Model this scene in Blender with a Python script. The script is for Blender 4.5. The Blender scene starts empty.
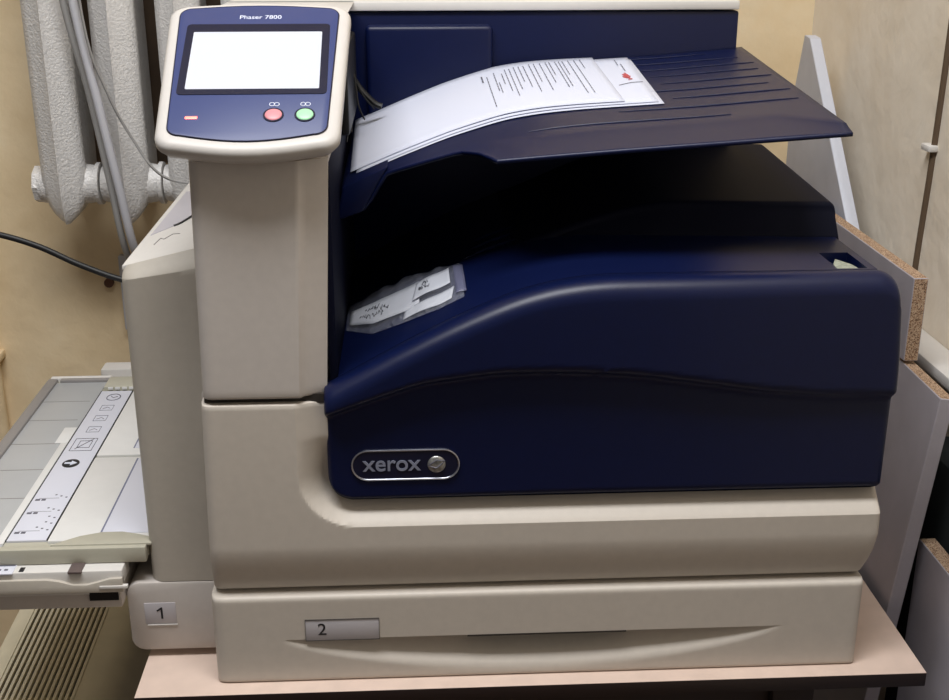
import bpy, bmesh, math, random
from mathutils import Vector, Matrix
random.seed(7)
S = bpy.context.scene
COL = S.collection

# ------------------------------------------------------------------ camera, light, exposure
cam = bpy.data.cameras.new('camera')
co = bpy.data.objects.new('camera', cam); COL.objects.link(co)
cam.sensor_width = 36.0
cam.lens = 36.0 * 1200.0 / 949.0
cam.clip_start = 0.02
pitch, yaw = math.radians(20), math.radians(3)
fw = Vector((math.sin(yaw)*math.cos(pitch), math.cos(yaw)*math.cos(pitch), -math.sin(pitch)))
rt = Vector((math.cos(yaw), -math.sin(yaw), 0)); up = rt.cross(fw)
m = Matrix((rt, up, -fw)).transposed().to_4x4(); m.translation = Vector((.2003, -1.007, .7094))
co.matrix_world = m
S.camera = co

S.view_settings.view_transform = 'Standard'
S.view_settings.look = 'None'
S.view_settings.gamma = 1.0
S.view_settings.use_curve_mapping = False
S.view_settings.exposure = 0.0

w = bpy.data.worlds.new('room_ambient'); S.world = w; w.use_nodes = True
bg = w.node_tree.nodes['Background']
bg.inputs[0].default_value = (1.0, 0.96, 0.92, 1); bg.inputs[1].default_value = 0.14

def area(name, loc, target, sx, sy, energy, color):
    L = bpy.data.lights.new(name, 'AREA'); L.shape = 'RECTANGLE'; L.size = sx; L.size_y = sy
    L.energy = energy; L.color = color
    o = bpy.data.objects.new(name, L); COL.objects.link(o); o.location = loc
    o.rotation_euler = (Vector(target)-Vector(loc)).to_track_quat('-Z', 'Y').to_euler()
    return o
area('ceiling_light', (0.0, -0.40, 1.93), (0.0, -0.40, 0), 1.2, 0.40, 37, (0.985, 0.99, 1.0))

# ------------------------------------------------------------------ materials
def srgb(r, g, b):
    f = lambda c: c/12.92 if c <= .04045 else ((c+.055)/1.055)**2.4
    return (f(r/255), f(g/255), f(b/255), 1)

def mat(name, col, rough=.5, spec=.5, metal=0, noise=0, nscale=60, bump=0, bscale=300, bdist=.001, coat=0):
    M = bpy.data.materials.new(name); M.use_nodes = True
    N, L = M.node_tree.nodes, M.node_tree.links
    b = N['Principled BSDF']
    b.inputs['Base Color'].default_value = col
    b.inputs['Roughness'].default_value = rough
    b.inputs['Specular IOR Level'].default_value = spec
    b.inputs['Metallic'].default_value = metal
    b.inputs['Coat Weight'].default_value = coat
    tc = N.new('ShaderNodeTexCoord')
    if noise:
        t = N.new('ShaderNodeTexNoise'); t.inputs['Scale'].default_value = nscale; t.inputs['Detail'].default_value = 5
        L.new(tc.outputs['Object'], t.inputs['Vector'])
        r = N.new('ShaderNodeValToRGB')
        r.color_ramp.elements[0].position = .3; r.color_ramp.elements[1].position = .7
        r.color_ramp.elements[0].color = tuple(c*(1-noise) for c in col[:3])+(1,)
        r.color_ramp.elements[1].color = tuple(min(1, c*(1+noise)) for c in col[:3])+(1,)
        L.new(t.outputs['Fac'], r.inputs['Fac']); L.new(r.outputs['Color'], b.inputs['Base Color'])
    if bump:
        t2 = N.new('ShaderNodeTexNoise'); t2.inputs['Scale'].default_value = bscale; t2.inputs['Detail'].default_value = 4
        L.new(tc.outputs['Object'], t2.inputs['Vector'])
        bp = N.new('ShaderNodeBump'); bp.inputs['Strength'].default_value = bump; bp.inputs['Distance'].default_value = bdist
        L.new(t2.outputs['Fac'], bp.inputs['Height']); L.new(bp.outputs['Normal'], b.inputs['Normal'])
    return M

def emis(name, col, strength):
    M = mat(name, col, .3)
    b = M.node_tree.nodes['Principled BSDF']
    b.inputs['Emission Color'].default_value = col; b.inputs['Emission Strength'].default_value = strength
    return M

BEIGE = mat('ivory_plastic', srgb(196, 189, 183), .48, .4, noise=.025, nscale=120, bump=.06, bscale=900)
BEIGE2 = mat('warm_ivory_plastic', srgb(198, 190, 180), .48, .4, noise=.025, nscale=120, bump=.06, bscale=900)
SIDE = mat('grey_ivory_plastic', srgb(186, 179, 168), .5, .4, noise=.025, nscale=120, bump=.06, bscale=900)
WHITEP = mat('white_plastic', srgb(214, 211, 207), .42, .4, noise=.015, nscale=90)
CONSP = mat('console_ivory_plastic', srgb(194, 190, 186), .42, .4, noise=.015, nscale=90)
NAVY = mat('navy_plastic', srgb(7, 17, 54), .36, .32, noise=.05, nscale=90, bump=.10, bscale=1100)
NAVY_SHADED = mat('shaded_navy_plastic', srgb(7, 11, 33), .65, .14, bump=.08, bscale=900)  # same navy, darkened in colour for the shade under the output tray
NAVY_GLARE = mat('navy_plastic_with_glare', srgb(48, 60, 108), .42, .5)  # same navy, lightened in colour for the glare on the tilted face
BEZEL = mat('bezel_black_blue', srgb(14, 17, 44), .35)
BLACK = mat('black_plastic', srgb(10, 10, 12), .45)
GROOVE = mat('shadow_gap_brown', srgb(46, 40, 35), .7)
CHROME = mat('chrome_trim', srgb(205, 208, 220), .28, .5, 1)
LOGO = mat('silver_lettering', srgb(150, 156, 178), .4, .5, .3)
BALL = mat('emblem_silver', srgb(170, 170, 168), .35, .5, .8, noise=.4, nscale=260)
WHITEINK = mat('white_ink', srgb(220, 225, 240), .5)
INK = mat('black_ink', srgb(28, 28, 32), .6)
GREYINK = mat('grey_ink', srgb(92, 92, 104), .6)
REDINK = mat('red_ink', srgb(196, 90, 90), .6)
PLATE = mat('label_plate_lilac', srgb(186, 182, 186), .4)
SCREEN = emis('white_emissive_screen', srgb(246, 248, 255), 1.02)  # even white emission across the whole screen
SCREEN.node_tree.nodes['Principled BSDF'].inputs['Base Color'].default_value = srgb(24, 26, 34)
REDBTN = mat('red_button', srgb(214, 136, 144), .4)
GRNBTN = mat('green_button', srgb(158, 218, 170), .4)
LED = emis('red_led', srgb(255, 120, 105), 2.2)
OLIVE = mat('olive_plastic', srgb(178, 175, 160), .5, noise=.03, nscale=80)
LABELW = mat('bluish_label', srgb(214, 216, 228), .45)
EXT = mat('smoky_tray_plastic', srgb(176, 178, 180), .35, .5, noise=.04, nscale=14)
TRAYW = mat('tray_ivory', srgb(222, 222, 221), .45, noise=.02, nscale=60)
RIM = mat('tray_rim_grey', srgb(142, 138, 136), .5)
PAPER = mat('paper', srgb(200, 204, 220), .7, .2)
SLIP = mat('paper_slip', srgb(206, 208, 214), .7, .2)
TABLETOP = mat('pale_pink_laminate', srgb(214, 192, 178), .38, .4, noise=.05, nscale=40)
TEDGE = mat('dark_edge_band', srgb(34, 22, 20), .45)
TLEG = mat('dark_wood_leg', srgb(46, 34, 30), .6)
GREYLAM = mat('grey_laminate', srgb(172, 167, 175), .45, .4, noise=.05, nscale=30)
PALELAM = mat('pale_grey_laminate', srgb(186, 188, 198), .45, .4, noise=.04, nscale=30)
EDGEW = mat('pale_blue_white_edge', srgb(200, 204, 216), .45)
CABLEK = mat('black_cable', srgb(16, 16, 18), .5)
CABLEG = mat('grey_cable', srgb(150, 148, 146), .5)
CABLEW = mat('pale_cable', srgb(190, 190, 196), .5)
CABLEB = mat('brown_cable', srgb(96, 78, 60), .6)
CREAM = mat('cream_casing', srgb(246, 238, 212), .5, noise=.05, nscale=30)
CASINT = mat('casing_interior', srgb(30, 26, 26), .8)
RUBBER = mat('rubber_foot', srgb(30, 28, 28), .8)
DKGREEN = mat('blackish_green_fabric', srgb(20, 27, 28), .8, bump=.3, bscale=200)

def chip_mat():
    M = mat('raw_chipboard', srgb(150, 112, 78), .85, .2, bump=.5, bscale=420)
    N, L = M.node_tree.nodes, M.node_tree.links
    b = N['Principled BSDF']; tc = N.new('ShaderNodeTexCoord')
    v = N.new('ShaderNodeTexVoronoi'); v.inputs['Scale'].default_value = 1000
    L.new(tc.outputs['Object'], v.inputs['Vector'])
    r = N.new('ShaderNodeValToRGB'); r.color_ramp.interpolation = 'CONSTANT'
    cr = r.color_ramp; cr.elements[0].color = srgb(104, 80, 64); cr.elements[1].position = .18; cr.elements[1].color = srgb(164, 136, 112)
    for p, c in ((.45, (184, 158, 132)), (.72, (140, 108, 84)), (.85, (196, 172, 148))):
        e = cr.elements.new(p); e.color = srgb(*c)
    s = N.new('ShaderNodeSeparateColor'); L.new(v.outputs['Color'], s.inputs[0]); L.new(s.outputs[0], r.inputs['Fac'])
    L.new(r.outputs['Color'], b.inputs['Base Color'])
    return M
CHIP = chip_mat()

def plaster(name, c1, c2, c3):
    M = mat(name, c1, .8, .25, bump=.4, bscale=22, bdist=.006)
    N, L = M.node_tree.nodes, M.node_tree.links
    b = N['Principled BSDF']; tc = N.new('ShaderNodeTexCoord')
    t = N.new('ShaderNodeTexNoise'); t.inputs['Scale'].default_value = 5; t.inputs['Detail'].default_value = 9; t.inputs['Roughness'].default_value = .6
    L.new(tc.outputs['Object'], t.inputs['Vector'])
    r = N.new('ShaderNodeValToRGB'); cr = r.color_ramp
    cr.elements[0].position = .32; cr.elements[0].color = c2; cr.elements[1].position = .56; cr.elements[1].color = c1
    e = cr.elements.new(.78); e.color = c3
    L.new(t.outputs['Fac'], r.inputs['Fac']); L.new(r.outputs['Color'], b.inputs['Base Color'])
    return M
WALLB = plaster('tan_painted_plaster', srgb(240, 219, 182), srgb(228, 204, 164), srgb(244, 230, 202))
WALLR = plaster('beige_painted_plaster', srgb(238, 228, 212), srgb(228, 215, 195), srgb(244, 238, 226))
CEIL = mat('white_ceiling', srgb(222, 218, 210), .9)
FLOORM = mat('brown_floor', srgb(92, 72, 58), .6, noise=.15, nscale=8)
def rad_mat():
    M = mat('silver_paint', srgb(222, 220, 218), .42, .5, .1, noise=.06, nscale=160, bump=.6, bscale=300, bdist=.003)
    return M
RADM = rad_mat()
def film_mat():
    M = bpy.data.materials.new('clear_film'); M.use_nodes = True
    N, L = M.node_tree.nodes, M.node_tree.links
    N.remove(N['Principled BSDF'])
    tr = N.new('ShaderNodeBsdfTransparent'); tr.inputs[0].default_value = (.97, .975, .985, 1)
    gl = N.new('ShaderNodeBsdfPrincipled'); gl.inputs['Base Color'].default_value = srgb(196, 200, 220); gl.inputs['Roughness'].default_value = .22; gl.inputs['Specular IOR Level'].default_value = .9
    mx = N.new('ShaderNodeMixShader'); mx.inputs[0].default_value = .13
    tc = N.new('ShaderNodeTexCoord'); t = N.new('ShaderNodeTexNoise'); t.inputs['Scale'].default_value = 60; t.inputs['Detail'].default_value = 3
    t.inputs['Distortion'].default_value = 1.5
    L.new(tc.outputs['Object'], t.inputs['Vector'])
    bp = N.new('ShaderNodeBump'); bp.inputs['Strength'].default_value = 1; bp.inputs['Distance'].default_value = .007
    L.new(t.outputs['Fac'], bp.inputs['Height']); L.new(bp.outputs['Normal'], gl.inputs['Normal'])
    L.new(tr.outputs[0], mx.inputs[1]); L.new(gl.outputs[0], mx.inputs[2]); L.new(mx.outputs[0], N['Material Output'].inputs[0])
    return M
FILM = film_mat()
ZIPM = mat('zip_strip_film', srgb(120, 122, 150), .3); ZIPM.node_tree.nodes['Principled BSDF'].inputs['Alpha'].default_value = .55

# ------------------------------------------------------------------ object helpers
def empty(name, loc):
    o = bpy.data.objects.new(name, None); COL.objects.link(o); o.location = loc; o.empty_display_size = .05
    return o
def tag(o, label=None, cat=None, group=None, kind=None):
    if label: o['label'] = label
    if cat: o['category'] = cat
    if group: o['group'] = group
    if kind: o['kind'] = kind
    return o
def link(name, me, material, parent=None, smooth=None):
    o = bpy.data.objects.new(name, me); COL.objects.link(o)
    if material is not None:
        for mm in (material if isinstance(material, (list, tuple)) else [material]): me.materials.append(mm)
    if parent is not None:
        o.parent = parent
        if parent.type == 'EMPTY': o.matrix_parent_inverse = Matrix.Translation(-parent.location)
    if smooth is not None:
        me.polygons.foreach_set('use_smooth', [True]*len(me.polygons))
        try: me.set_sharp_from_angle(angle=math.radians(smooth))
        except Exception: pass
    return o
def obj(name, bm, material, parent=None, smooth=35, recalc=True):
    if recalc: bmesh.ops.recalc_face_normals(bm, faces=bm.faces[:])
    me = bpy.data.meshes.new(name); bm.to_mesh(me); bm.free()
    return link(name, me, material, parent, smooth)
def BM(): return bmesh.new()
def box(bm, x0, x1, y0, y1, z0, z1, bev=0, seg=2, mi=0):
    b = bmesh.new()
    bmesh.ops.create_cube(b, size=1)
    for v in b.verts:
        v.co = Vector((x0+(v.co.x+.5)*(x1-x0), y0+(v.co.y+.5)*(y1-y0), z0+(v.co.z+.5)*(z1-z0)))
    if bev: bmesh.ops.bevel(b, geom=b.edges[:], offset=bev, segments=seg, affect='EDGES', profile=.5)
    return merge(bm, b, mi)
def merge(bm, b, mi=0, mtx=None):
    if mtx is not None: bmesh.ops.transform(b, matrix=mtx, verts=b.verts[:])
    vm = {}
    for v in b.verts: vm[v] = bm.verts.new(v.co)
    fs = []
    for f in b.faces:
        try:
            nf = bm.faces.new([vm[v] for v in f.verts]); nf.material_index = mi if mi else f.material_index; fs.append(nf)
        except ValueError: pass
    b.free()
    return fs
def grid(bm, us, vs, fn, mi=0):
    V = [[bm.verts.new(fn(u, v)) for v in vs] for u in us]
    for i in range(len(us)-1):
        for j in range(len(vs)-1):
            f = bm.faces.new((V[i][j], V[i+1][j], V[i+1][j+1], V[i][j+1])); f.material_index = mi
    return V
def skirt(bm, V, off):
    """wall running back from the rim of a grid (off: function point -> point) and a back face"""
    rim = [V[i][0] for i in range(len(V))] + [V[-1][j] for j in range(1, len(V[0]))] + \
          [V[i][-1] for i in range(len(V)-2, -1, -1)] + [V[0][j] for j in range(len(V[0])-2, 0, -1)]
    bk = [bm.verts.new(off(v.co)) for v in rim]
    n = len(rim)
    for k in range(n):
        bm.faces.new((rim[k], rim[(k+1) % n], bk[(k+1) % n], bk[k]))
    bm.faces.new(bk)
def prism(bm, pts, fn0, fn1, bev=0):
    """closed polygon pts swept between two placements"""
    b = bmesh.new()
    a = [b.verts.new(fn0(p)) for p in pts]; c = [b.verts.new(fn1(p)) for p in pts]
    n = len(pts)
    b.faces.new(a); b.faces.new(c[::-1])
    for k in range(n): b.faces.new((a[k], a[(k+1) % n], c[(k+1) % n], c[k]))
    bmesh.ops.recalc_face_normals(b, faces=b.faces[:])
    if bev: bmesh.ops.bevel(b, geom=b.edges[:], offset=bev, segments=2, affect='EDGES', profile=.5)
    return merge(bm, b)
def tube(bm, pts, r, n=8, smooth=6, closed=False):
    P = [Vector(p) for p in pts]
    if smooth and len(P) > 2 and not closed:
        Q = []
        for i in range(len(P)-1):
            p0, p1, p2, p3 = P[max(i-1, 0)], P[i], P[i+1], P[min(i+2, len(P)-1)]
            for k in range(smooth):
                t = k/smooth
                Q.append(.5*((2*p1)+(p2-p0)*t+(2*p0-5*p1+4*p2-p3)*t*t+(3*p1-p0-3*p2+p3)*t**3))
        Q.append(P[-1]); P = Q
    rings = []
    N = len(P)
    t0 = (P[1]-P[0]).normalized()
    nrm = t0.orthogonal().normalized()
    for i in range(N):
        if closed: t = (P[(i+1) % N]-P[i-1]).normalized()
        else: t = (P[min(i+1, N-1)]-P[max(i-1, 0)]).normalized()
        nrm = (nrm - t*nrm.dot(t)).normalized(); bn = t.cross(nrm)
        rr = r(i/(N-1)) if callable(r) else r
        rings.append([bm.verts.new(P[i]+(nrm*math.cos(2*math.pi*k/n)+bn*math.sin(2*math.pi*k/n))*rr) for k in range(n)])
    for i in range(N if closed else N-1):
        a, b = rings[i], rings[(i+1) % N]
        for k in range(n): bm.faces.new((a[k], a[(k+1) % n], b[(k+1) % n], b[k]))
    if not closed:
        bm.faces.new(rings[0][::-1]); bm.faces.new(rings[-1])
def lin(a, b, n): return [a+(b-a)*i/(n-1) for i in range(n)]
def clamp(x, a=0., b=1.): return max(a, min(b, x))
def sm(t): t = clamp(t); return t*t*(3-2*t)
def interp(x, X, Z):
    if x <= X[0]: return Z[0]
    for i in range(len(X)-1):
        if x <= X[i+1]: return Z[i]+(Z[i+1]-Z[i])*(x-X[i])/(X[i+1]-X[i])
    return Z[-1]
def sinterp(x, X, Z):
    return sum(interp(x+d, X, Z)*wt for d, wt in ((-.02, .1), (-.01, .2), (0, .4), (.01, .2), (.02, .1)))
def edge_round(d, r): return r-math.sqrt(max(0, r*r-(r-d)**2)) if d < r else 0.
def rrect(w, h, r, n=6, cx=0, cy=0):
    P = []
    for (sx, sy, a) in ((1, 1, 0), (-1, 1, 90), (-1, -1, 180), (1, -1, 270)):
        for k in range(n+1):
            t = math.radians(a+90*k/n)
            P.append((cx+sx*(w/2-r)+r*math.cos(t), cy+sy*(h/2-r)+r*math.sin(t)))
    return P
def text(name, s, size, mtx, material, parent, depth=.0003, bold=0, sx=1):
    c = bpy.data.curves.new(name, 'FONT'); c.body = s; c.size = size; c.extrude = depth; c.offset = bold
    c.align_x = 'CENTER'; c.align_y = 'CENTER'
    t = bpy.data.objects.new(name, c); COL.objects.link(t)
    bpy.context.view_layer.update()
    me = bpy.data.meshes.new_from_object(t.evaluated_get(bpy.context.evaluated_depsgraph_get()))
    bpy.data.objects.remove(t); bpy.data.curves.remove(c)
    me.transform(Matrix.Scale(sx, 4, (1, 0, 0))); me.transform(mtx); me.name = name
    me.materials.clear()
    return link(name, me, material, parent)
def frame(o, x, y):
    o, x, y = Vector(o), Vector(x).normalized(), Vector(y).normalized()
    z = x.cross(y).normalized()
    M4 = Matrix((x, y, z)).transposed().to_4x4(); M4.translation = o
    return M4

# ------------------------------------------------------------------ the room
FZ = -.55
def struct(name, bm, m_): return tag(obj(name, bm, m_), kind='structure')
b = BM(); box(b, -1.9, .82, .87, .97, FZ, 1.95); struct('wall_back', b, WALLB)
b = BM(); box(b, .82, .92, -2.6, .97, FZ, 1.95); struct('wall_right', b, WALLR)
b = BM(); box(b, -1.9, .92, -2.6, .97, FZ-.06, FZ); struct('floor', b, FLOORM)
b = BM(); box(b, -1.9, .92, -2.6, .97, 1.95, 2.0); struct('ceiling', b, CEIL)

b = BM(); box(b, -.305, .35, .866, .872, .345, 1.0); struct('radiator_shade_panel', b, plaster('shade_brown_plaster', srgb(92, 76, 62), srgb(74, 60, 48), srgb(112, 94, 78)))  # added dark panel, stands in for the shade in the radiator gaps

# ------------------------------------------------------------------ table
t = empty('low_table', (.31, .35, FZ))
tag(t, 'low table with pale pinkish laminate top and dark edge, carrying the printer', 'table')
b = BM(); box(b, -.0763, .7025, -.021, .80, -.016, 0, .0012)
b.normal_update()
for f in b.faces:
    if abs(f.normal.z) < .5 or f.calc_center_median().z < -.01: f.material_index = 1
obj('tabletop', b, [TABLETOP, TEDGE], t)
for x in (-.03, .57):
    for y in (.04, .72):
        b = BM(); box(b, x, x+.045, y, y+.045, FZ, -.016, .003); obj('leg', b, TLEG, t)
b = BM(); box(b, .015, .57, .05, .07, -.09, -.016, .002); obj('apron', b, TLEG, t)

# ------------------------------------------------------------------ printer
PR = empty('laser_printer', (.32, .3, 0))
tag(PR, 'large ivory and navy blue office laser printer standing on the low table', 'printer')

# rubber feet and rear body
for x in (.04, .56):
    for y in (.05, .6):
        b = BM(); bmesh.ops.create_cone(b, cap_ends=True, segments=20, radius1=.016, radius2=.018, depth=.003, matrix=Matrix.Translation((x+.02, y, .0015)))
        obj('foot', b, RUBBER, PR)
b = BM(); box(b, .002, .618, .03, .66, .103, .296, .004); box(b, .0, .125, .115, .66, .29, .60, .006)
obj('rear_body', b, BEIGE, PR)

# front cover outline helpers
CX0, CX1, CZ0, CR = .1175, .6365, .195, .024
ZX = [.08, .1237, .1867, .231, .2749, .30, .3272, .355, .3797, .72]
ZZ = [.288, .3106, .3454, .3679, .3875, .3965, .4031, .4068, .4080, .4080]
def dz(x): return sinterp(x, ZX, ZZ)

# lower front panel, with the ledge that follows the cover
def sd_cover(x, z):
    cx, cz, hx, hz = .619, .599, .5, .4
    qx, qz = abs(x-cx)-hx+CR, abs(z-cz)-hz+CR
    return math.hypot(max(qx, 0), max(qz, 0))+min(max(qx, qz), 0)-CR
def body_y(x, z):
    y = -.006
    tt = clamp((.150-z)/.05); y += .013*tt**1.7
    d = sd_cover(x, z)
    leftness = clamp((z-.2)/.06)
    dep = .024*(1-.65*leftness)
    y0 = -.006+dep
    if d < .006: return max(y, y0)
    if d < .028: return max(y, y0+( -.006-y0)*((d-.006)/.022)) if z > .12 else y
    return y
def body_x(u, z):
    x1 = interp(z, [.10, .115, .13, .15, .195, .215], [.6345, .6385, .6415, .6435, .6420, .6340])
    x0 = interp(z, [.10, .20, .30], [.0025, .0045, .0070])
    return x0 + (x1-x0)*u
us = [0, .002, .005, .009, .014, .02]+sorted(lin(.03, .98, 110)+[.1335, .1345, .1680, .1692]+lin(.12, .20, 24))+[.985, .99, .994, .997, 1]
vs = [.0990, .1000, .102, .105]+sorted(lin(.11, .21, 44)+[.1666, .1673, .1885, .1893])+lin(.2125, .29, 28)+[.2925, .2945, .2955]
def fb(u, z):
    x = body_x(u, z)
    y = body_y(x, z)
    y += edge_round(x-body_x(0, z), .009)+edge_round(body_x(1, z)-x, .006)
    y += edge_round(z-.0990, .004)+edge_round(.2955-z, .003)
    return (x, y, z)
b = BM(); V = grid(b, us, vs, fb); skirt(b, V, lambda c: (c.x, .045, c.z))
obj('lower_front_panel', b, BEIGE2, PR, 22)
# groove under the column
b = BM(); box(b, .010, .122, .002, .04, .2935, .3025); obj('seam', b, GROOVE, PR)

# control column
def colx(z): 
    k = (z-.2985)/.213
    return .0088+.0042*k, .1195+.0095*k
us = [0, .004, .012, .025, .05, .09]+lin(.13, .76, 12)+[.785, .8, .82, .85, .9, .95, .98, 1]
vs = [.3005, .3012, .302, .3035]+lin(.31, .515, 16)
def fc(u, z):
    x0, x1 = colx(z); x = x0+(x1-x0)*u
    y = -.006+edge_round(x-x0, .010)+edge_round(z-.3005, .0030)
    y += .012*sm((u-.785)/.04)*.25 + .010*clamp((u-.79)/.21)
    return (x, y, z)
b = BM(); V = grid(b, us, vs, fc); skirt(b, V, lambda c: (c.x, .116, c.z))
obj('control_column', b, BEIGE, PR, 40)

# front cover
def zc(x): return sinterp(x, [.10, .1226, .2038, .2754, .34, .4017, .46, .5127, .58, .66], [.273, .2835, .3118, .3209, .3205, .3164, .3075, .2985, .2915, .2895])
XR = .0185
def ztop(x):
    z = dz(x)
    d = CX1-x
    if d < .022: z -= .022-math.sqrt(max(0, .022**2-(.022-d)**2))
    return z
def cover_x(u, z, up):
    x1 = CX1-.0045*(1-up)
    return CX0+(x1-CX0)*u
us = [0, .0008, .002, .004, .007, .011, .016, .022, .03, .04, .046]+lin(.06, .94, 90)+[.952, .961, .968, .975, .981, .986, .990, .994, .997, .999, 1]
rows = [('b', .02), ('b', .006), ('b', .002)] + [('f', k) for k in lin(0, 1, 46)] + [('r', a) for a in (8, 16, 25, 34, 43, 52, 61, 70, 79, 88)] + [('t', .0135), ('t', .02)]
def fcov(u, rr):
    x = CX0+(CX1-CX0)*u
    dl = x-CX0
    zb = CZ0+(CR-math.sqrt(max(0, CR**2-(CR-dl)**2)) if dl < CR else 0)
    zt = ztop(x); rad = .018
    lim = zt-rad
    def face(z):
        s_ = z-zc(x)
        y = -.014*(1-.4*sm((x-.42)/.2))*sm((s_+.004)/.011)
        y += .0035*sm(s_/.10)*0
        y += edge_round(dl, .008)*.8+edge_round(CX1-x, .007)
        return y
    k, v = rr
    if k == 'b': return (x, face(zb)+v, zb+.0004)
    if k == 'f':
        z = zb+(lim-zb)*v
        xx = x + (.0050-.018*clamp(.24-z)*0)*sm((x-.59)/.0445)*(1-sm((z-zc(x)+.002)/.004)) + .006*sm((x-.59)/.0445)*sm((.40-z)/.10)*sm((z-zc(x)+.002)/.004)
        return (xx, face(z)+edge_round(z-zb, .004), z)
    y0 = face(lim)
    if k == 'r':
        a = math.radians(v)
        return (x, y0+rad*(1-math.cos(a)), lim+rad*math.sin(a))
    return (x, max(v, y0+rad+.0005), zt-(.0002 if v < .015 else .006))
b = BM(); V = grid(b, us, rows, fcov)
for side in (0, -1):
    col = [V[side][j] for j in range(0, len(rows)-1)]
    bk = [b.verts.new((c.co.x, max(.06, c.co.y+.03), c.co.z)) for c in col]
    for j in range(len(col)-1): b.faces.new((col[j], col[j+1], bk[j+1], bk[j]))
FC = obj('front_cover', b, NAVY, PR, 50)

# badge on the cover
bx, bz, bw, bh = .1894, .2312, .0985, .0292
by = .000
pts = rrect(bw, bh, bh/2-.0001, 10, bx, bz)
b = BM(); prism(b, pts, lambda p: (p[0], by-.0008, p[1]), lambda p: (p[0], by+.003, p[1])); obj('badge_plate', b, BEZEL, FC)
b = BM(); tube(b, [(p[0], by-.001, p[1]) for p in pts], .00085, 8, closed=True); obj('badge_ring', b, CHROME, FC)
text('badge_lettering', 'xerox', .0222, frame((bx-.0128, by-.0014, bz+.0012), (1, 0, 0), (0, 0, 1)), LOGO, FC, .0004, .0002, .98)
b = BM(); bmesh.ops.create_uvsphere(b, u_segments=28, v_segments=16, radius=.0085, matrix=Matrix.Translation((bx+.0285, by-.0005, bz-.0002)) @ Matrix.Diagonal((1, .35, 1, 1)))
EM = obj('badge_emblem', b, BALL, FC)
b = BM()
for sgn in (1, -1):
    P = []
    for k in range(9):
        a = -1+2*k/8
        P.append((bx+.0285+a*.0075, by-.0035+.0022*abs(a)**2, bz+.0012+sgn*(.0040*(1-abs(a)))+.0022*a))
    tube(b, P, .0007, 6, 2)
obj('emblem_ribbon', b, GREYINK, FC)

# top deck behind the cover, with the sunken latch
rx0, rx1, ry0, ry1 = .583, .610, .013, .072
us_x = sorted(lin(CX0+.0025, .6180, 70)+[rx0-.0004, rx0+.0004, rx1-.0004, rx1+.0004])
ys = sorted(lin(.0155, .40, 50)+[ry0+.006, ry0+.0068, ry1-.0004, ry1+.0004])
def fd(x, y):
    z = dz(x)-.0004
    if rx0 < x < rx1 and ry0+.0064 < y < ry1: z -= .004+.012*(x-rx0)/(rx1-rx0)
    return (x, y, z)
b = BM(); V = grid(b, us_x, ys, fd); skirt(b, V, lambda c: (c.x, c.y, min(c.z-.008, .31) if c.x > .2 else c.z-.02))
DK = obj('output_deck', b, NAVY, PR, 30)
b = BM()
prism(b, [(.5845, .021), (.6085, .021), (.6055, .044), (.596, .064), (.589, .048)], lambda p: (p[0], p[1], .4000), lambda p: (p[0], p[1], .4040), .0006)
obj('latch_lever', b, mat('greenish_grey_plastic', srgb(150, 154, 140), .6, noise=.35, nscale=300), DK)
for yy in (.175, .200, .225):
    P = [(x, yy, dz(x)+.0006) for x in lin(.250+(yy-.175)*.25, .306, 9)]
    b = BM(); tube(b, P, lambda t: .0016*math.sin(math.pi*clamp(t*.94+.03))+.0001, 6, 1); obj('deck_rib', b, NAVY, DK)

# raised step at the back of the deck
def fs(u, r):
    x = .30+(.6215-.30)*u
    h = .0305*sm(u/.52)+.0006
    k, v = r
    d = .6215-x
    yb = .128+.028*(1-u)
    zt = dz(x)+h-edge_round(d, .008)
    yk = yb+.0165*sm(u/.4)
    if k == 'f': return (x, yb+(yk-yb)*v, dz(x)-.003+(zt-.006-dz(x)+.003)*v)
    if k == 'r': a = math.radians(v); return (x, yk+.006*(1-math.cos(a)), zt-.006+.006*math.sin(a))
    return (x, yk+.006+(.40-yk-.006)*v, zt+.012*v*sm(u/.5))
b = BM(); V = grid(b, lin(0, .94, 40)+[.95, .96, .97, .98, .985, .99, .994, .997, 1], [('f', k) for k in lin(0, 1, 8)]+[('r', a) for a in (15, 30, 45, 60, 75, 90)]+[('t', k) for k in lin(.03, 1, 16)], fs)
skirt(b, V, lambda c: (c.x, c.y, min(c.z, .40)))
obj('output_step', b, NAVY_SHADED, PR, 40)

# cavity walls
b = BM(); prism(b, [(.014, .285), (.41, .285), (.41, .603), (.118, .603), (.118, .51), (.014, .51)], lambda p: (.122, p[0], p[1]), lambda p: (.1295, p[0], p[1]), .001); obj('cavity_wall', b, NAVY_SHADED, PR)
b = BM(); box(b, .120, .578, .400, .66, .29, .6045, .003); UH = obj('upper_housing', b, NAVY, PR)
b = BM(); box(b, .150, .2945, .3875, .405, .45, .591, .0065, 4); obj('access_panel', b, NAVY, UH)
b = BM(); prism(b, [(-.004, .606), (-.004, .616), (.577, .616), (.577, .606)], lambda p: (p[0], .396, p[1]), lambda p: (p[0], .67, p[1]), .0015)
prism(b, [(-.004, .601), (-.004, .616), (.139, .616), (.132, .606)], lambda p: (p[0], .1385, p[1]), lambda p: (p[0], .41, p[1]), .0015)
obj('top_cover', b, WHITEP, PR)

# upper output tray
TX = [.10, .138, .188, .237, .292, .33, .369, .411, .48, .60]
TZ = [.466, .4825, .5035, .5225, .5390, .5450, .5485, .5510, .5550, .5645]
def tz(x, y): return sinterp(x, TX, TZ)-.090*(.385-y)
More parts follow.
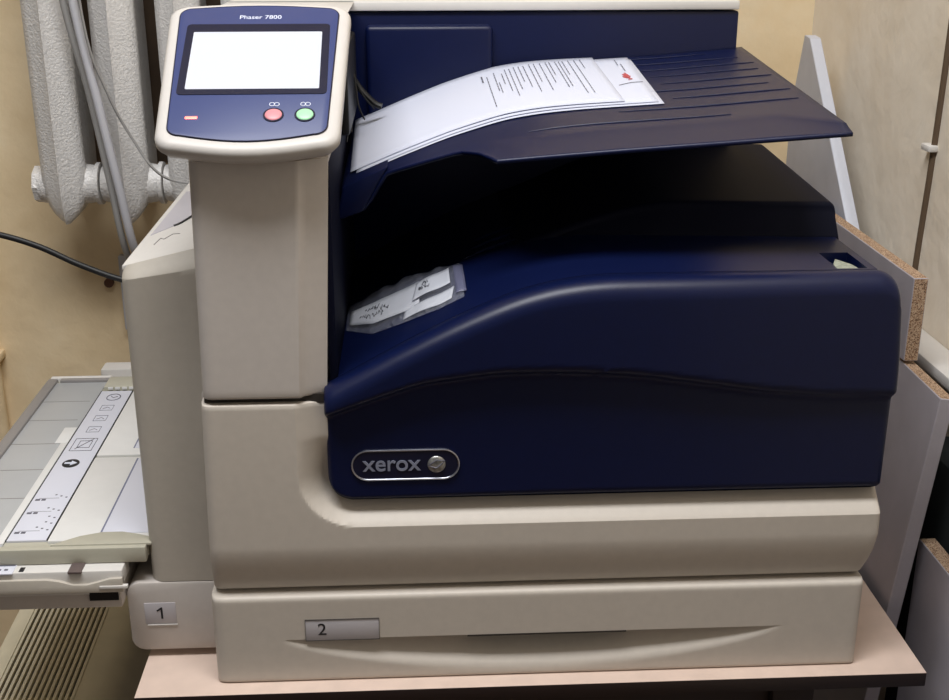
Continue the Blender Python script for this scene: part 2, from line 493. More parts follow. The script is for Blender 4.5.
# plan outline: front edge y for each x
def tyf(x): return interp(x, [.13, .17, .247, .318, .54, .60], [.150, .145, .128, .090, .095, .038])
def tyl(x): return interp(x, [.13, .18, .245, .276, .60], [.140, .135, .108, .050, .030])
def tlz(x): return interp(x, [.13, .155, .178, .247, .276, .40, .60], [.430, .440, .484, .5090, .5030, .5135, .529])
def ftray(u, r):
    k, v = r
    xb, xf = .135+(.583-.135)*u, .131+(.588-.131)*u
    if k == 't':
        x = xb+(xf-xb)*v; yf = tyf(xf); y = .398+(yf-.398)*v
        e = 0
        return (x, y, tz(x, y)-e)
    yf = tyf(xf); z0 = tz(xf, yf); yl = tyl(xf); z1 = min(tlz(xf), z0-.001)
    return (xf, yf+(yl-yf)*v, z0+(z1-z0)*v**.85)
b = BM()
us = sorted(lin(0, 1, 64)+[.2538, .2540, .3173, .3175, .409, .4092])
V = grid(b, us, [('t', k) for k in lin(0, 1, 26)]+[('l', k) for k in (.08, .3, .6, .9, 1)], ftray)
skirt(b, V, lambda c: (c.x, c.y+.004, c.z-.0035))
bmesh.ops.triangulate(b, faces=[f for f in b.faces if len(f.verts) > 4])
# replace the crude underside by an offset copy of the top
b.free()
b = BM()
V = grid(b, us, [('t', k) for k in lin(0, 1, 26)]+[('l', k) for k in (.08, .3, .6, .9, 1)], ftray)
TR = obj('output_tray', b, NAVY, PR, 28)
md = TR.modifiers.new('thickness', 'SOLIDIFY'); md.thickness = .0035; md.offset = -1
for i, (yy, xa, xb) in enumerate([(.375, .40, .535), (.345, .42, .565), (.315, .44, .575), (.285, .455, .572), (.252, .46, .577), (.22, .40, .565), (.188, .46, .578), (.150, .40, .575), (.112, .31, .50)]):
    P = [(x, yy-.01*0, tz(x, yy)+.0003) for x in lin(xa, xb, 10)]
    b = BM(); tube(b, P, lambda t: .0010*math.sin(math.pi*clamp(t*.96+.02))**.4, 6, 1); obj('tray_rib', b, NAVY, TR)
# bracket flange below the tray at the exit
b = BM(); prism(b, [(.133, .462), (.178, .482), (.166, .462), (.152, .437), (.125, .428)], lambda p: (p[0], .136, p[1]), lambda p: (p[0], .30, p[1]), .003)
obj('tray_bracket', b, NAVY, PR, 30)
# exit slot with loose wires
b = BM(); box(b, .127, .139, .20, .39, .50, .585, .003); obj('exit_slot', b, BLACK, PR)
WR = [[(.134, .36, .58), (.137, .34, .55), (.146, .33, .525), (.160, .335, .506)], [(.134, .33, .565), (.140, .32, .54), (.144, .30, .515), (.150, .30, .500)], [(.133, .37, .56), (.136, .35, .535), (.132, .33, .515)],
      [(.134, .30, .55), (.136, .28, .52), (.138, .25, .495)], [(.134, .26, .545), (.137, .24, .515), (.134, .22, .490)]]
for P in WR:
    b = BM(); tube(b, P, .0010, 6); obj('exit_wire', b, BLACK, PR)

b = BM(); tube(b, [(.131, .345, .548), (.145, .340, .527), (.160, .338, .512), (.168, .337, .5085)], .0035, 8); obj('exit_lever', b, BLACK, PR)

# control console: tilted rounded panel
TL = math.radians(31)
CF = frame((.0655, -.0285, .5305), (1, 0, 0), (0, math.cos(TL), math.sin(TL)))   # local x right, y up the slope, z out
def place(bm, name, m_, parent, smooth=35):
    bmesh.ops.transform(bm, matrix=CF, verts=bm.verts[:]); return obj(name, bm, m_, parent, smooth)
LEN = .196
def outline(inset=0, yb=.003):
    P = []
    wb, wt = .0760-inset, .0815-inset
    y0, y1 = yb+inset, LEN-inset
    def corner(cx, cy, r, a0): 
        for k in range(8):
            a = math.radians(a0+90*k/7); P.append((cx+r*math.cos(a), cy+r*math.sin(a)))
    r = max(.004, .017-inset*.6)
    corner(wb-r, y0+r, r, 270)
    corner(wt-r, y1-r, r, 0)
    for k in range(1, 8): 
        t_ = k/8; P.append((wt-r-(2*(wt-r))*t_, y1+.004*math.sin(math.pi*t_)))
    corner(-(wt-r), y1-r, r, 90)
    corner(-(wb-r), y0+r, r, 180)
    for k in range(1, 12):
        t_ = k/12; P.append((-(wb-r)+2*(wb-r)*t_, y0-.008*math.sin(math.pi*t_)))
    return P
b = BM()
loops = []
for ins, zz in ((.020, -.024), (.010, -.0215), (.0045, -.017), (.0, -.010), (.0, -.005), (.0012, -.0022), (.004, 0), (.009, .0004)):
    loops.append([b.verts.new((p[0], p[1], zz)) for p in outline(ins)])
n = len(loops[0])
for a, c in zip(loops, loops[1:]):
    for k in range(n): b.faces.new((a[k], a[(k+1) % n], c[(k+1) % n], c[k]))
b.faces.new(loops[0]); b.faces.new(loops[-1])
CN = place(b, 'control_console', CONSP, PR, 40)
P1 = outline(.0105)
b = BM(); prism(b, [(p[0], p[1]+.0015) for p in P1], lambda p: (p[0], p[1], .0002), lambda p: (p[0], p[1], .0016), .0004); place(b, 'console_face', NAVY_GLARE, CN)
b = BM(); tube(b, [(p[0], p[1]+.0015, .0011) for p in P1], .0007, 6, closed=True); place(b, 'face_edge_line', BEZEL, CN)
# screen
sy0, sy1 = .0735, .152
b = BM(); prism(b, rrect(.1265, sy1-sy0+.019, .004, 4, .0005, (sy0+sy1)/2+.0015), lambda p: (p[0], p[1], .0014), lambda p: (p[0], p[1], .0022)); place(b, 'screen_bezel', BEZEL, CN)
b = BM(); prism(b, rrect(.1130, sy1-sy0, .001, 3, .0005, (sy0+sy1)/2-.001), lambda p: (p[0], p[1], .0020), lambda p: (p[0], p[1], .0026)); place(b, 'touch_screen', SCREEN, CN)
for cxb, m_ in ((.0205, REDBTN), (.0465, GRNBTN)):
    b = BM(); bmesh.ops.create_cone(b, cap_ends=True, segments=36, radius1=.0086, radius2=.0086, depth=.0012, matrix=Matrix.Translation((cxb, .0385, .0018))); place(b, 'button_ring', BEZEL, CN)
    b = BM(); bmesh.ops.create_uvsphere(b, u_segments=32, v_segments=12, radius=.0072, matrix=Matrix.Translation((cxb, .0385, .0022)) @ Matrix.Diagonal((1, 1, .25, 1)))
    bo = place(b, 'push_button', m_, CN); bo['label'] = 'pink red round button' if m_ is REDBTN else 'pale green round button'
    b = BM()
    for dx in (-.002, .002):
        tube(b, [(cxb+dx+.0021*math.cos(a), .0525+.0021*math.sin(a), .0017) for a in lin(0, 2*math.pi*15/16, 16)], .00035, 5, closed=True)
    place(b, 'button_icon', WHITEINK, CN)
b = BM(); box(b, -.0520, -.0420, .0345, .0375, .0014, .0022, .0006); place(b, 'indicator_light', LED, CN)
text('console_lettering', 'Phaser 7800', .0076, CF @ Matrix.Translation((.001, .1735, .0017)), WHITEINK, CN, .0001, 0, 1.0)

# paper drawer with scooped pull
def drawer_y(x, z):
    y = 0.
    if .070 < x < .552:
        s_ = math.sin(math.pi*(x-.070)/.482)
        zl = .0475-.041*s_**.6
        top = .0478-.006*(x-.07)/.48*0
        if z < .0478 and z > zl:
            t_ = (z-zl)/(.0478-zl)
            y += .030*s_**1.0*t_*t_*(3-2*t_)
    return y
us = [.0008, .0012, .002, .0035, .006, .012, .016]+lin(.02, .615, 120)+[.62, .624, .6275, .631, .6335, .6345, .6352]
vs = [.0010, .0014, .0022, .0045, .008, .012]+lin(.014, .046, 26)+[.0468, .0476, .0480, .0486]+lin(.052, .0905, 14)+[.0925, .0942, .0952, .0956]
b = BM(); V = grid(b, us, vs, lambda x, z: (x, -.003+drawer_y(x, z)+edge_round(x-.0008, .009)+edge_round(.6352-x, .005)+edge_round(z-.0010, .002)+edge_round(.0956-z, .0045), z))
skirt(b, V, lambda c: (c.x, .60, c.z))
DR = obj('paper_drawer', b, BEIGE2, PR, 40)
b = BM(); box(b, .246, .402, -.0034, .020, .0463, .0480); obj('pull_slot', b, GROOVE, DR)
b = BM(); box(b, .0895, .1605, -.0036, .002, .0468, .0700, .0004); NP = obj('number_plate', b, PLATE, DR)
b = BM(); tube(b, [(.0895, -.0036, .0468), (.1605, -.0036, .0468), (.1605, -.0036, .0700), (.0895, -.0036, .0700)], .0005, 5, closed=True); obj('plate_edge', b, GROOVE, DR)
text('plate_number', '2', .0185, frame((.1055, -.0038, .0587), (1, 0, 0), (0, 0, 1)), INK, DR, .0001)

# left side door and first tray
SDY = .047
def fside(u, z):
    x0, x1 = -.0660, .006
    x = x0+(x1-x0)*u
    y = SDY+edge_round(x-x0, .014)+max(0, z-.4015)*1.1
    if z > .38: z += (-.006+.017*u)*(z-.38)/.033
    return (x, y, z)
us = [0, .01, .03, .06, .1, .15, .2]+lin(.25, 1, 10)
b = BM(); V = grid(b, us, lin(.087, .38, 12)+[.39, .397, .4010, .4020, .407, .4115, .413], fside); skirt(b, V, lambda c: (c.x, .60, c.z))
SZ = lambda x: .4075+.017*(x+.0655)/.0715
SD = obj('side_door', b, SIDE, PR, 24)
b = BM(); prism(b, [(-.0660, .403), (-.0655, .4075), (.006, .4245), (.006, .415)], lambda p: (p[0], SDY+.015, p[1]), lambda p: (p[0], .60, p[1]), .0006); obj('door_top', b, WHITEP, SD)
b = BM(); prism(b, [(-.0600, .165), (-.034, .190), (-.022, .222), (-.006, .24), (-.006, .36), (-.0585, .36)], lambda p: (p[0], p[1], SZ(p[0])-.001), lambda p: (p[0], p[1], SZ(p[0])+.0008), .0004); obj('door_handle_plate', b, mat('lilac_grey_plastic', srgb(186, 183, 190), .45), SD)
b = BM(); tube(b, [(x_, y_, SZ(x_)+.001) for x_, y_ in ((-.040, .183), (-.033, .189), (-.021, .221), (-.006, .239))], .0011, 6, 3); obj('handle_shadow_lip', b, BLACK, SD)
b = BM()
tube(b, [(x_, y_, SZ(x_)+.0002) for x_, y_ in ((-.047, .118), (-.045, .140), (-.040, .132), (-.034, .146), (-.026, .140))], .0005, 5, 1)
obj('embossed_mark', b, RIM, SD)
# first tray housing below
pts = rrect(.100, .078, .014, 7, -.0405, .0475)
b = BM(); prism(b, pts, lambda p: (p[0], SDY-.001, p[1]), lambda p: (p[0], .58, p[1]), .0025)
T1 = obj('side_tray_housing', b, BEIGE, PR, 40)
b = BM(); box(b, -.0745, -.0435, SDY-.0016, SDY+.002, .0395, .0635, .0004); obj('number_plate', b, PLATE, T1)
b = BM(); box(b, -.0725, -.043, SDY-.0022, SDY, .0380, .0390); obj('plate_edge', b, WHITEP, T1)
ONE = [(.0005, -.0062), (.0024, -.0062), (.0024, .0066), (.0009, .0066), (-.0036, .0034), (-.0028, .0020), (.0005, .0042)]
b = BM(); prism(b, ONE, lambda p: (-.0590+p[0], SDY-.0020, .0518+p[1]), lambda p: (-.0590+p[0], SDY-.0014, .0518+p[1])); obj('plate_number', b, INK, T1)

# fold-down side tray
BT = .126
b = BM(); box(b, -.283, -.066, .053, .512, .112, BT-.002, .002); BY = obj('bypass_tray', b, OLIVE, PR)
b = BM(); box(b, -.275, -.2085, .055, .497, BT-.003, BT-.0006, .0005); obj('tray_extension', b, EXT, BY)
for yy in (.16, .23, .30, .37, .43):
    b = BM(); box(b, -.274, -.215, yy, yy+.001, BT-.001, BT-.0003); obj('extension_rib', b, RIM, BY)
b = BM(); box(b, -.2235, -.2085, .30, .345, BT-.001, BT+.0006, .0003); obj('size_tab', b, TRAYW, BY)
b = BM(); box(b, -.2165, -.2085, .06, .30, BT-.001, BT+.0004, .0003); obj('size_strip', b, TRAYW, BY)
b = BM(); box(b, -.2875, -.2735, .05, .505, .112, BT+.003, .003); obj('tray_side_rim', b, RIM, BY)
b = BM(); box(b, -.285, -.205, .505, .514, .112, BT+.003, .002); obj('tray_end_rim', b, WHITEP, BY)
b = BM(); box(b, -.27, -.205, .497, .505, BT-.002, BT+.003, .0008); obj('end_rim_recess', b, RIM, BY)
b = BM(); box(b, -.206, -.140, .468, .505, .118, BT+.004, .001); obj('end_guide', b, OLIVE, BY)
b = BM()
for k in range(4): box(b, -.200+k*.009, -.194+k*.009, .466, .469, BT+.0005, BT+.0035)
obj('guide_clip', b, TRAYW, BY)
b = BM(); box(b, -.228, -.15, .540, .57, .100, .127, .003); obj('rear_guide_block', b, WHITEP, BY)
b = BM(); box(b, -.224, -.10, .51, .545, .102, .116, .001); obj('guide_block_arm', b, WHITEP, BY)
b = BM(); box(b, -.2075, -.1675, .066, .462, BT-.002, BT+.0003, .0002); LS = obj('instruction_label', b, LABELW, BY)
LZ = BT+.0004
b = BM()
for xx in (-.2075, -.1675): box(b, xx-.0006, xx+.0006, .066, .462, LZ-.001, LZ)
obj('label_border', b, INK, BY)
def icon_box(bm, cx, cy, w_, h_, sk=.0):
    P = [(cx-w_/2, cy-h_/2, LZ), (cx+w_/2, cy-h_/2, LZ), (cx+w_/2+sk, cy+h_/2, LZ), (cx-w_/2+sk, cy+h_/2, LZ)]
    tube(bm, P, .0004, 4, closed=True)
for cy in (.405, .372, .338):
    b = BM(); icon_box(b, -.1875, cy, .015, .016); tube(b, [(-.192, cy-.003, LZ), (-.187, cy+.002, LZ), (-.183, cy-.002, LZ)], .0004, 4, 1); obj('label_icon', b, GREYINK, BY)
b = BM(); tube(b, [(-.187+.0085*math.cos(a), .440+.0105*math.sin(a), LZ) for a in lin(0, 2*math.pi*23/24, 24)], .0006, 5, closed=True)
tube(b, [(-.191, .444, LZ), (-.187, .438, LZ), (-.182, .442, LZ)], .0006, 4, 1); obj('label_icon', b, GREYINK, BY)
b = BM(); icon_box(b, -.1885, .294, .025, .034); icon_box(b, -.1875, .295, .014, .019); tube(b, [(-.196, .282, LZ), (-.180, .310, LZ)], .0004, 4, 1); obj('label_icon', b, INK, BY)
b = BM(); bmesh.ops.create_cone(b, cap_ends=True, segments=32, radius1=.0095, radius2=.0095, depth=.0004, matrix=Matrix.Translation((-.190, .243, LZ)) @ Matrix.Diagonal((1, 1.15, 1, 1))); obj('arrow_disc', b, INK, BY)
b = BM()
prism(b, [(-.197, .2415), (-.190, .2415), (-.190, .2375), (-.183, .2435), (-.190, .2495), (-.190, .2455), (-.197, .2455)], lambda p: (p[0], p[1], LZ+.0001), lambda p: (p[0], p[1], LZ+.0005)); obj('arrow', b, WHITEINK, BY)
b = BM()
for cy, n_ in ((.158, 3), (.128, 3), (.112, 2), (.100, 2), (.086, 3)):
    for k in range(n_): box(b, -.178-.006*k+.004, -.1758-.006*k+.004, cy+.003*k, cy+.0022+.003*k, LZ-.0004, LZ)
    if cy in (.158, .128, .086):
        box(b, -.201, -.180, cy-.001, cy-.0003, LZ-.0004, LZ); box(b, -.204, -.199, cy-.006, cy-.002, LZ-.0004, LZ); box(b, -.1975, -.193, cy-.006, cy-.002, LZ-.0004, LZ)
obj('label_marks', b, GREYINK, BY)
# paper guide plates
b = BM(); box(b, -.166, -.062, .062, .256, BT-.004, BT+.0010, .0006); obj('paper_guide', b, TRAYW, BY)
b = BM(); box(b, -.166, -.062, .262, .462, BT-.004, BT+.0010, .0006); obj('paper_guide', b, TRAYW, BY)
b = BM(); box(b, -.1160, -.062, .075, .250, BT, BT+.0018, .0004); obj('guide_panel', b, LABELW, BY)
b = BM(); box(b, -.1175, -.1158, .075, .250, BT, BT+.0020); box(b, -.128, -.1265, .28, .372, BT, BT+.0016); obj('guide_groove', b, mat('blue_grey_plastic', srgb(120, 124, 148), .5), BY)
b = BM(); box(b, -.127, -.062, .28, .372, BT, BT+.0014); obj('guide_panel', b, LABELW, BY)
b = BM(); prism(b, [(-.160, .050), (-.150, .058), (-.135, .068), (-.115, .075), (-.095, .075), (-.080, .070), (-.062, .062), (-.062, .050)], lambda p: (p[0], p[1], BT), lambda p: (p[0], p[1], BT+.0030), .0006); obj('guide_tab', b, OLIVE, BY)
# stepped front lip
b = BM(); box(b, -.30, -.0668, .044, .053, .111, BT+.0015, .0012); obj('front_band', b, OLIVE, BY)
lip = [(-.30, .100), (-.30, .1105), (-.066, .1105), (-.066, .100), (-.090, .099), (-.105, .0955), (-.118, .0935), (-.132, .0945), (-.150, .0985), (-.170, .099)]
b = BM(); box(b, -.30, -.088, .030, .060, .094, .1105, .0015); obj('lip_ledge', b, WHITEP, BY)
lf = [(-.30, .1085), (-.160, .1075), (-.148, .1055), (-.136, .1015), (-.122, .1010), (-.110, .1040), (-.100, .1070), (-.088, .1075), (-.088, .0925), (-.30, .0925)]
b = BM(); prism(b, lf, lambda p: (p[0], .0265, p[1]-.004), lambda p: (p[0], .034, p[1]-.004), .0005); obj('lip_front', b, SIDE, BY)
b = BM(); box(b, -.30, -.092, .0335, .30, .067, .0875, .002); obj('lower_bar', b, BEIGE, BY)
b = BM(); box(b, -.30, -.122, .0315, .05, .0835, .0875, .0006); obj('lower_bar_edge', b, WHITEP, BY)
b = BM(); box(b, -.1225, -.0945, .0318, .04, .0765, .0865); obj('hinge_slot', b, BLACK, BY)
b = BM(); box(b, -.110, -.083, .0255, .03, .0925, .0960, .0005); obj('lip_tab', b, WHITEP, BY)
b = BM(); box(b, -.139, -.126, .0265, .055, .1095, .1120, .0005); obj('slide_lock', b, mat('brown_grey_plastic', srgb(96, 84, 82), .5), BY)
b = BM(); box(b, -.187, -.1825, .032, .040, .1095, .1110); obj('slide_mark', b, INK, BY)
b = BM(); box(b, -.235, -.192, .028, .045, .1095, .1112, .0003); obj('scale_plate', b, LABELW, BY)
b = BM(); box(b, -.235, -.193, .0425, .0445, .1108, .1116)
for k in range(6): box(b, -.234+k*.0065, -.2305+k*.0065, .034, .037, .1108, .1114)
obj('scale_marks', b, GREYINK, BY)

# ------------------------------------------------------------------ paper on the tray
def sheet(name, x0, x1, y0, y1, lift, skew, label, curl=0):
    def f(u, v):
        x = x0+(x1-x0)*u; y = y0+(y1-y0)*v
        xx = x+skew*v; yy = y+skew*.5*u
        z = tz(xx, yy)+lift+curl*(v**2)*math.sin(math.pi*u)+.004*math.exp(-((xx-.31)/.07)**2)*(lift/.003)*.25
        return (xx, yy, z)
    b = BM(); V = grid(b, lin(0, 1, 40), lin(0, 1, 12), f)
    o = obj(name, b, PAPER, None, 60)
    md = o.modifiers.new('thickness', 'SOLIDIFY'); md.thickness = .00015; md.offset = 1
    return tag(o, label, 'paper', 'printed sheets on the output tray'), f
GP = 'printed sheets on the output tray'
lowest, f0 = sheet('paper_sheet', .150, .448, .166, .376, .0009, .002, 'lowest white sheet on the navy output tray, its plain right corner peeking out with red ink above it')
mid, f1 = sheet('paper_sheet', .145, .4435, .171, .381, .0018, .004, 'white sheet with a red scribble, sticking out right from beneath the top sheet')
top, f2 = sheet('paper_sheet', .139, .411, .180, .390, .0029, -.003, 'topmost white sheet on the output tray, covered in rows of printed text', .001)
for P_, lab in ((lowest, None),):
    P_['label'] = 'lowest white sheet on the output tray, showing only a thin front edge under two others'
def marks(f, parent, name, items, material, up=.0006):
    b = BM()
    for (u0, u1, v0, v1) in items:
        nv = max(2, int((v1-v0)/.06)+1)
        vsx = lin(v0, v1, nv)
        for a, c in zip(vsx, vsx[1:]):
            q = [Vector(f(*p)) for p in ((u0, a), (u1, a), (u1, c), (u0, c))]
            b.faces.new([b.verts.new(p+Vector((0, 0, up))) for p in q])
    return obj(name, b, material, parent)
items = []
def line(u, v0, v1, th=.0036):
    v = v1
    while v > v0:
        l = random.uniform(.02, .07); items.append((u-th/2, u+th/2, max(v0, v-l), v)); v -= l+.012
for u, v0, v1 in [(.545, .16, .80), (.575, .45, .85), (.585, .40, .62), (.64, .28, .88), (.66, .40, .9), (.70, .42, .9), (.725, .30, .92), (.77, .30, .92), (.795, .45, .93), (.835, .33, .93), (.865, .60, .93), (.89, .20, .94), (.915, .20, .94), (.94, .74, .95)]:
    line(u, v0, v1)
for u, v0, v1 in [(.605, .55, .80), (.622, .40, .88), (.68, .55, .9), (.745, .5, .92), (.81, .62, .93), (.85, .35, .93)]: line(u, v0, v1)
line(.525, .70, .84, .006)
marks(f2, top, 'printed_text', items, GREYINK)
items = []
line(.945, .80, .94); line(.958, .66, .84)
marks(f1, mid, 'printed_text', items, GREYINK)
b = BM()
for k in range(4):
    P = [Vector(f1(.948+.003*math.sin(k*2+j*1.7), .46+.025*j+.02*k))+Vector((0, 0, .0008)) for j in range(5)]
    P2 = [P[0], P[1]+Vector((.004, 0, 0)), P[2]+Vector((-.003, .003, 0)), P[3]+Vector((.003, 0, 0)), P[4]]
    tube(b, P2, .0004, 4, 3)
obj('red_scribble', b, REDINK, mid)
b = BM(); tube(b, [Vector(f1(.905, .36))+Vector((0, 0, .0008)), Vector(f1(.95, .40))+Vector((0, 0, .0008)), Vector(f1(.992, .40))+Vector((0, 0, .0008))], .0004, 4, 2); obj('rule_line', b, GREYINK, mid)
for o in (mid, lowest, top): o['group'] = GP
for o in (mid, lowest, top): del o['group']

# ------------------------------------------------------------------ zip bag with slips on the deck
def bagz(x, y): return dz(x)+.0012
def bagpt(s_, t_, h):
    x = .131+(.2465-.131)*s_+.004*(1-t_)*0
    yn, yfar = interp(s_, [0, .25, .5, .8, 1], [.135, .078, .062, .050, .052]), interp(s_, [0, .3, .6, 1], [.215, .205, .19, .165])
    y = yn+(yfar-yn)*t_
    wr = .0016*math.sin(23*s_+5*t_)*math.sin(9*t_+3)+.001*math.sin(41*s_-7*t_)
    prof = (4*t_*(1-t_))**.5*(4*s_*(1-s_)+.15)
    return (x, y, bagz(x, y)+h*clamp(prof)+(wr*clamp(prof*2) if h > .003 else 0)+.0004)
b = BM(); grid(b, lin(0, 1, 34), lin(0, 1, 22), lambda u, v: bagpt(u, v, .0105)); grid(b, lin(0, 1, 34), lin(0, 1, 22), lambda u, v: bagpt(u, v, .0002))
bmesh.ops.remove_doubles(b, verts=b.verts[:], dist=.0004)
BG = obj('zip_bag', b, FILM, None, 80)
tag(BG, 'clear crumpled plastic zip bag holding paper slips on the navy ramp', 'bag')
b = BM(); grid(b, lin(.935, 1.02, 4), lin(.1, .9, 14), lambda u, v: tuple(Vector(bagpt(min(u, 1), v, .0105))+Vector(((u-min(u, 1))*.12, 0, .0012)))); zp = obj('zip_strip', b, ZIPM, BG, 60)
md = zp.modifiers.new('thickness', 'SOLIDIFY'); md.thickness = .0006
def slip(pts, h, label, scr, nm='paper_slip'):
    """quad strip given by corners in (s,t) on the bag"""
    (a0, a1, b1, b0) = [Vector(p) for p in pts]
    def f(u, v):
        p = (a0.lerp(b0, u)).lerp(a1.lerp(b1, u), v)
        q = bagpt(p.x, p.y, .0)
        return (q[0], q[1], q[2]+h+.0015*math.sin(3*u+1)*math.sin(math.pi*u))
    b = BM(); grid(b, lin(0, 1, 16), lin(0, 1, 6), f)
    o = obj(nm, b, SLIP, None, 60)
    md = o.modifiers.new('thickness', 'SOLIDIFY'); md.thickness = .0003; md.offset = 1
    tag(o, label, 'paper slip')
    b = BM()
    for (u0, v0, n_) in scr:
        for k in range(n_):
            P = [Vector(f(u0+.045*k+.03*j/3+random.uniform(-.006, .006), v0+random.uniform(-.13, .13)))+Vector((0, 0, .0007)) for j in range(4)]
            tube(b, P, .0004, 4, 2)
    obj('handwriting', b, INK, o)
    return o
slip([(.03, .12), (.03, .62), (.64, .80), (.64, .22)], .0022, 'long white slip with dark handwriting at the left end inside the zip bag', [(.15, .35, 8), (.22, .68, 5), (.45, .55, 3)])
slip([(.58, .33), (.62, .72), (.90, .84), (.90, .42)], .0040, 'short white slip with handwriting at the right inside the zip bag', [(.12, .45, 7), (.2, .7, 4)])
slip([(.50, .04), (.52, .22), (.93, .36), (.90, .08)], .0012, 'blank white slip along the near edge inside the zip bag', [])

# ------------------------------------------------------------------ boards at the right
def board(name, label, corners, thick, face, core, raw=(0, 1, 2, 3)):
    """corners: four points of the left face, in order; thickness to the right"""
    b = BM()
    c = [Vector(p) for p in corners]
    n_ = (c[1]-c[0]).cross(c[-1]-c[0]).normalized()
    if n_.x < 0: n_ = -n_
    A_ = [b.verts.new(p) for p in c]; B_ = [b.verts.new(p+n_*thick) for p in c]
    b.faces.new(A_); b.faces.new(B_[::-1])
    m_ = len(c)
    for k in range(m_):
        f = b.faces.new((A_[k], A_[(k+1) % m_], B_[(k+1) % m_], B_[k])); f.material_index = 1 if k in raw else 0
    bmesh.ops.recalc_face_normals(b, faces=b.faces[:])
    bmesh.ops.bevel(b, geom=b.edges[:], offset=.0008, segments=1, affect='EDGES')
    return tag(obj(name, b, [face, core]), label, 'board')
board('chipboard_panel', 'grey laminated chipboard with raw brown end, standing on edge just behind the printer right side', [(.735, .200, .2475), (.735, .200, .342), (.735, .60, .342), (.735, .60, .2475)], .016, GREYLAM, CHIP)
board('chipboard_panel', 'leaning grey laminated chipboard with raw top edge, tallest board beside the table right edge', [(.655, .106, FZ+.002), (.7345, .100, .244), (.741, .40, .244), (.665, .40, FZ+.002)], .0155, GREYLAM, CHIP, (1,))
board('chipboard_panel', 'low grey chipboard with raw top edge at the bottom right of the photo', [(.745, -.25, FZ), (.745, -.25, .069), (.745, .125, .069), (.745, .125, FZ)], .018, GREYLAM, CHIP, (1,))
board('white_board', 'pale grey board with white edge leaning upright against the wall behind the printer', [(.7625, .40, FZ+.002), (.7625, .76, FZ+.002), (.7625, .76, .44), (.7625, .7268, .5463), (.7625, .7034, .5444), (.7625, .40, .2460)], .016, PALELAM, EDGEW, (2, 3, 4, 5))
b = BM(); box(b, .780, .8195, .05, .44, .219, .233, .002)
tag(obj('plastic_trim', b, WHITEP), 'white plastic strip along the right hand wall behind the leaning chipboard', 'trim strip')

# ------------------------------------------------------------------ radiator on the back wall
RZ = .335
def section(x):
    r_ = empty('radiator_section', (x, .76, RZ)); return r_
RAD = empty('wall_radiator', (-.19, .77, .28))
tag(RAD, 'silver painted cast iron radiator on the wall behind the printer', 'radiator')
def column_bm(x):
    b = BM()
    # ribbed column: cross-section with a raised centre ridge, tapering to a pointed foot
    prof = [(-.031, .014), (-.030, .000), (-.020, -.008), (-.005, -.0165), (0, -.023), (.005, -.0165), (.020, -.008), (.030, .000), (.031, .014), (.025, .03), (.025, .10), (-.025, .10), (-.025, .03)]
    zs = [.283, .288, .297, .309, .323, .34, .37]+lin(.42, .86, 8)
    def ring(z):
        k = interp(z, [.283, .288, .297, .309, .323, .34], [.12, .3, .56, .78, .92, 1])
        kk = interp(z, [.283, .297, .323, .35], [.4, .75, .95, 1])
        return [b.verts.new((x+px*k, .735+py*kk, z)) for px, py in prof]
    R = [ring(z) for z in zs]; n_ = len(prof)
    for a, c in zip(R, R[1:]):
        for k in range(n_): b.faces.new((a[k], a[(k+1) % n_], c[(k+1) % n_], c[k]))
    b.faces.new(R[0]); b.faces.new(R[-1])
    return b
xs = [-.3035, -.2125, -.1215, -.0305, .0605]
for x in xs:
    obj('radiator_column', column_bm(x), RADM, RAD, 50)
    for z in (.348, .82):
        b = BM()
        tube(b, [(x-.040, .762, z-.012), (x-.02, .762, z-.012), (x, .762, z-.012), (x+.02, .762, z-.012), (x+.044, .762, z-.012)], lambda t: .026+.006*math.sin(math.pi*t), 18, 3)
        obj('radiator_hub', b, RADM, RAD, 60)
    b = BM(); tube(b, [(x, .795, .34), (x, .795, .84)], .022, 12); obj('rear_tube', b, RADM, RAD, 60)
for x in (-.258, -.167, -.076, .015):
    b = BM(); tube(b, [(x-.003, .762, .336), (x+.003, .762, .336)], .031, 18); obj('radiator_joint', b, RADM, RAD, 60)
b = BM()
tube(b, [(-.350, .762, .336), (-.342, .762, .336)], .027, 8); obj('end_plug', b, RADM, RAD, 40)
for x in (-.24, .02):
    b = BM(); box(b, x, x+.02, .775, .872, .385, .40, .002); obj('wall_bracket', b, RADM, RAD)

# ------------------------------------------------------------------ cables, pipe, hole
def cable(name, label, pts, r, m_, n=8):
    b = BM(); tube(b, pts, r, n); return tag(obj(name, b, m_, None, 60), label, 'cable')
cable('power_cable', 'black power cable running in from the left edge to the printer side door', [(-1.2, .60, .30), (-.8, .54, .345), (-.55, .48, .358), (-.42, .46, .352), (-.36, .455, .349), (-.305, .45, .3395), (-.259, .45, .3235), (-.213, .45, .300), (-.161, .45, .2795), (-.11, .45, .272), (-.0715, .45, .271)], .0040, CABLEK)
cable('flat_cable', 'pale grey flat cable hanging in front of the second radiator column', [(-.262, .69, .86), (-.252, .69, .62), (-.229, .685, .46), (-.212, .685, .34), (-.205, .70, .26), (-.202, .75, .20)], .0062, CABLEW)
cable('hanging_cable', 'grey cable hanging beside the pale flat one between radiator columns', [(-.279, .70, .86), (-.268, .70, .62), (-.245, .70, .48), (-.227, .695, .35), (-.219, .71, .25), (-.214, .78, .17)], .0050, CABLEG)
cable('thin_wire', 'thin grey wire curving down over the radiator to behind the printer column', [(-.245, .675, .86), (-.236, .675, .58), (-.215, .68, .48), (-.187, .69, .41), (-.155, .685, .365), (-.11, .68, .352), (-.04, .66, .36)], .0022, CABLEG, 6)
b = BM(); box(b, -.268, -.254, .855, .869, .075, .20, .003)
tag(obj('cable_duct', b, CABLEW, None), 'short pale grey strip on the wall beside the printer side door', 'cable duct')
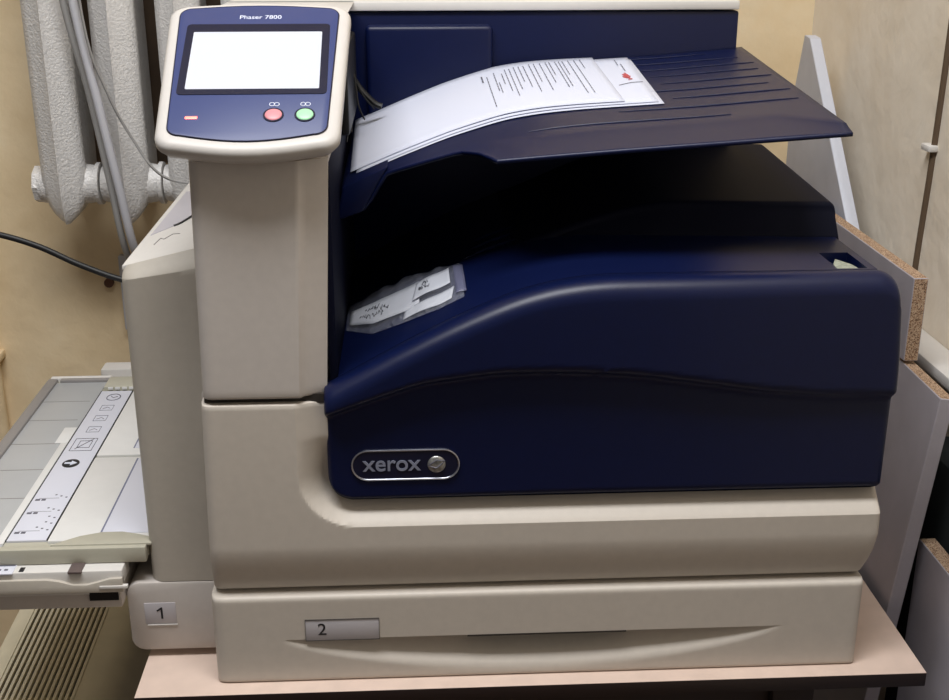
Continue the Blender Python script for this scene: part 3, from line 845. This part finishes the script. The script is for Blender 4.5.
PW = empty('wall_pipe', (-.487, .86, -.20)); tag(PW, 'thin beige painted pipe on the wall at the left edge of the photo', 'pipe')
b = BM(); tube(b, [(-.487, .858, FZ), (-.487, .858, .20)], .012, 12); obj('pipe_tube', b, WALLB, PW, 60)
b = BM(); box(b, -.50, -.468, .84, .871, .028, .042, .003); obj('pipe_clamp', b, WALLB, PW)
b = BM(); tube(b, [(-.288, .869, .153), (-.288, .862, .153)], .0075, 14); 
tag(obj('wall_plug', b, mat('rusty_brown', srgb(92, 60, 44), .8)), 'small dark brown plug hole in the back wall below the radiator', 'wall plug')
CB = empty('wall_cable', (.815, .43, .3)); tag(CB, 'brown cable running straight down the right hand wall held by a small clip', 'cable')
b = BM(); tube(b, [(.8185, .375, .75), (.8185, .377, .55), (.8185, .381, .42), (.8185, .388, .31), (.8185, .39, .20), (.8185, .385, -.1)], .0045, 8); obj('cable_strand', b, CABLEB, CB, 60)
b = BM(); box(b, .808, .8205, .372, .396, .444, .452, .002); obj('cable_clip', b, WHITEP, CB)

# ------------------------------------------------------------------ vented casing at the lower left, dark bag at the right
VC = empty('vented_casing', (-.25, .3, FZ)); tag(VC, 'cream plastic equipment casing with long dark ventilation slots under the side tray', 'equipment casing')
cz_ = -.15
prof = [(-.345, FZ+.02), (-.345, cz_-.03), (-.338, cz_-.012), (-.325, cz_-.002), (-.312, cz_), (-.3115, cz_-.006), (-.2155, cz_-.006), (-.215, cz_), (-.190, cz_-.001), (-.176, cz_-.005), (-.164, cz_-.015), (-.156, cz_-.032), (-.148, cz_-.07), (-.140, FZ+.02)]
b = BM()
prism(b, prof, lambda p: (p[0], .01, p[1]-.03), lambda p: (p[0], .62, p[1]), 0)
obj('casing_shell', b, CREAM, VC, 30)
b = BM(); 
ya, yb_ = .228, .615
prism(b, [(-.3112, cz_-.0062), (-.3112, cz_-.0040), (-.2158, cz_-.0040), (-.2158, cz_-.0062)], lambda p: (p[0], ya, p[1]-.0192*.99), lambda p: (p[0], yb_, p[1]-.0002)); obj('slot_bed', b, CASINT, VC)
b = BM()
for k in range(14):
    x = -.3085+k*.00715
    prism(b, [(x-.0018, -.0062), (x-.0018, .001), (x+.0018, .001), (x+.0018, -.0062)], lambda p: (p[0], .02, cz_+p[1]-.0295), lambda p: (p[0], .618, cz_+p[1]))
obj('vent_rib', b, CREAM, VC)
b = BM(); prism(b, rrect(.046, .34, .018, 5, .7925, .05), lambda p: (p[0], p[1], FZ+.001), lambda p: (p[0], p[1], .15), .006)
tag(obj('dark_bag', b, DKGREEN), 'blackish green bag standing behind the low chipboard at the right edge', 'bag')
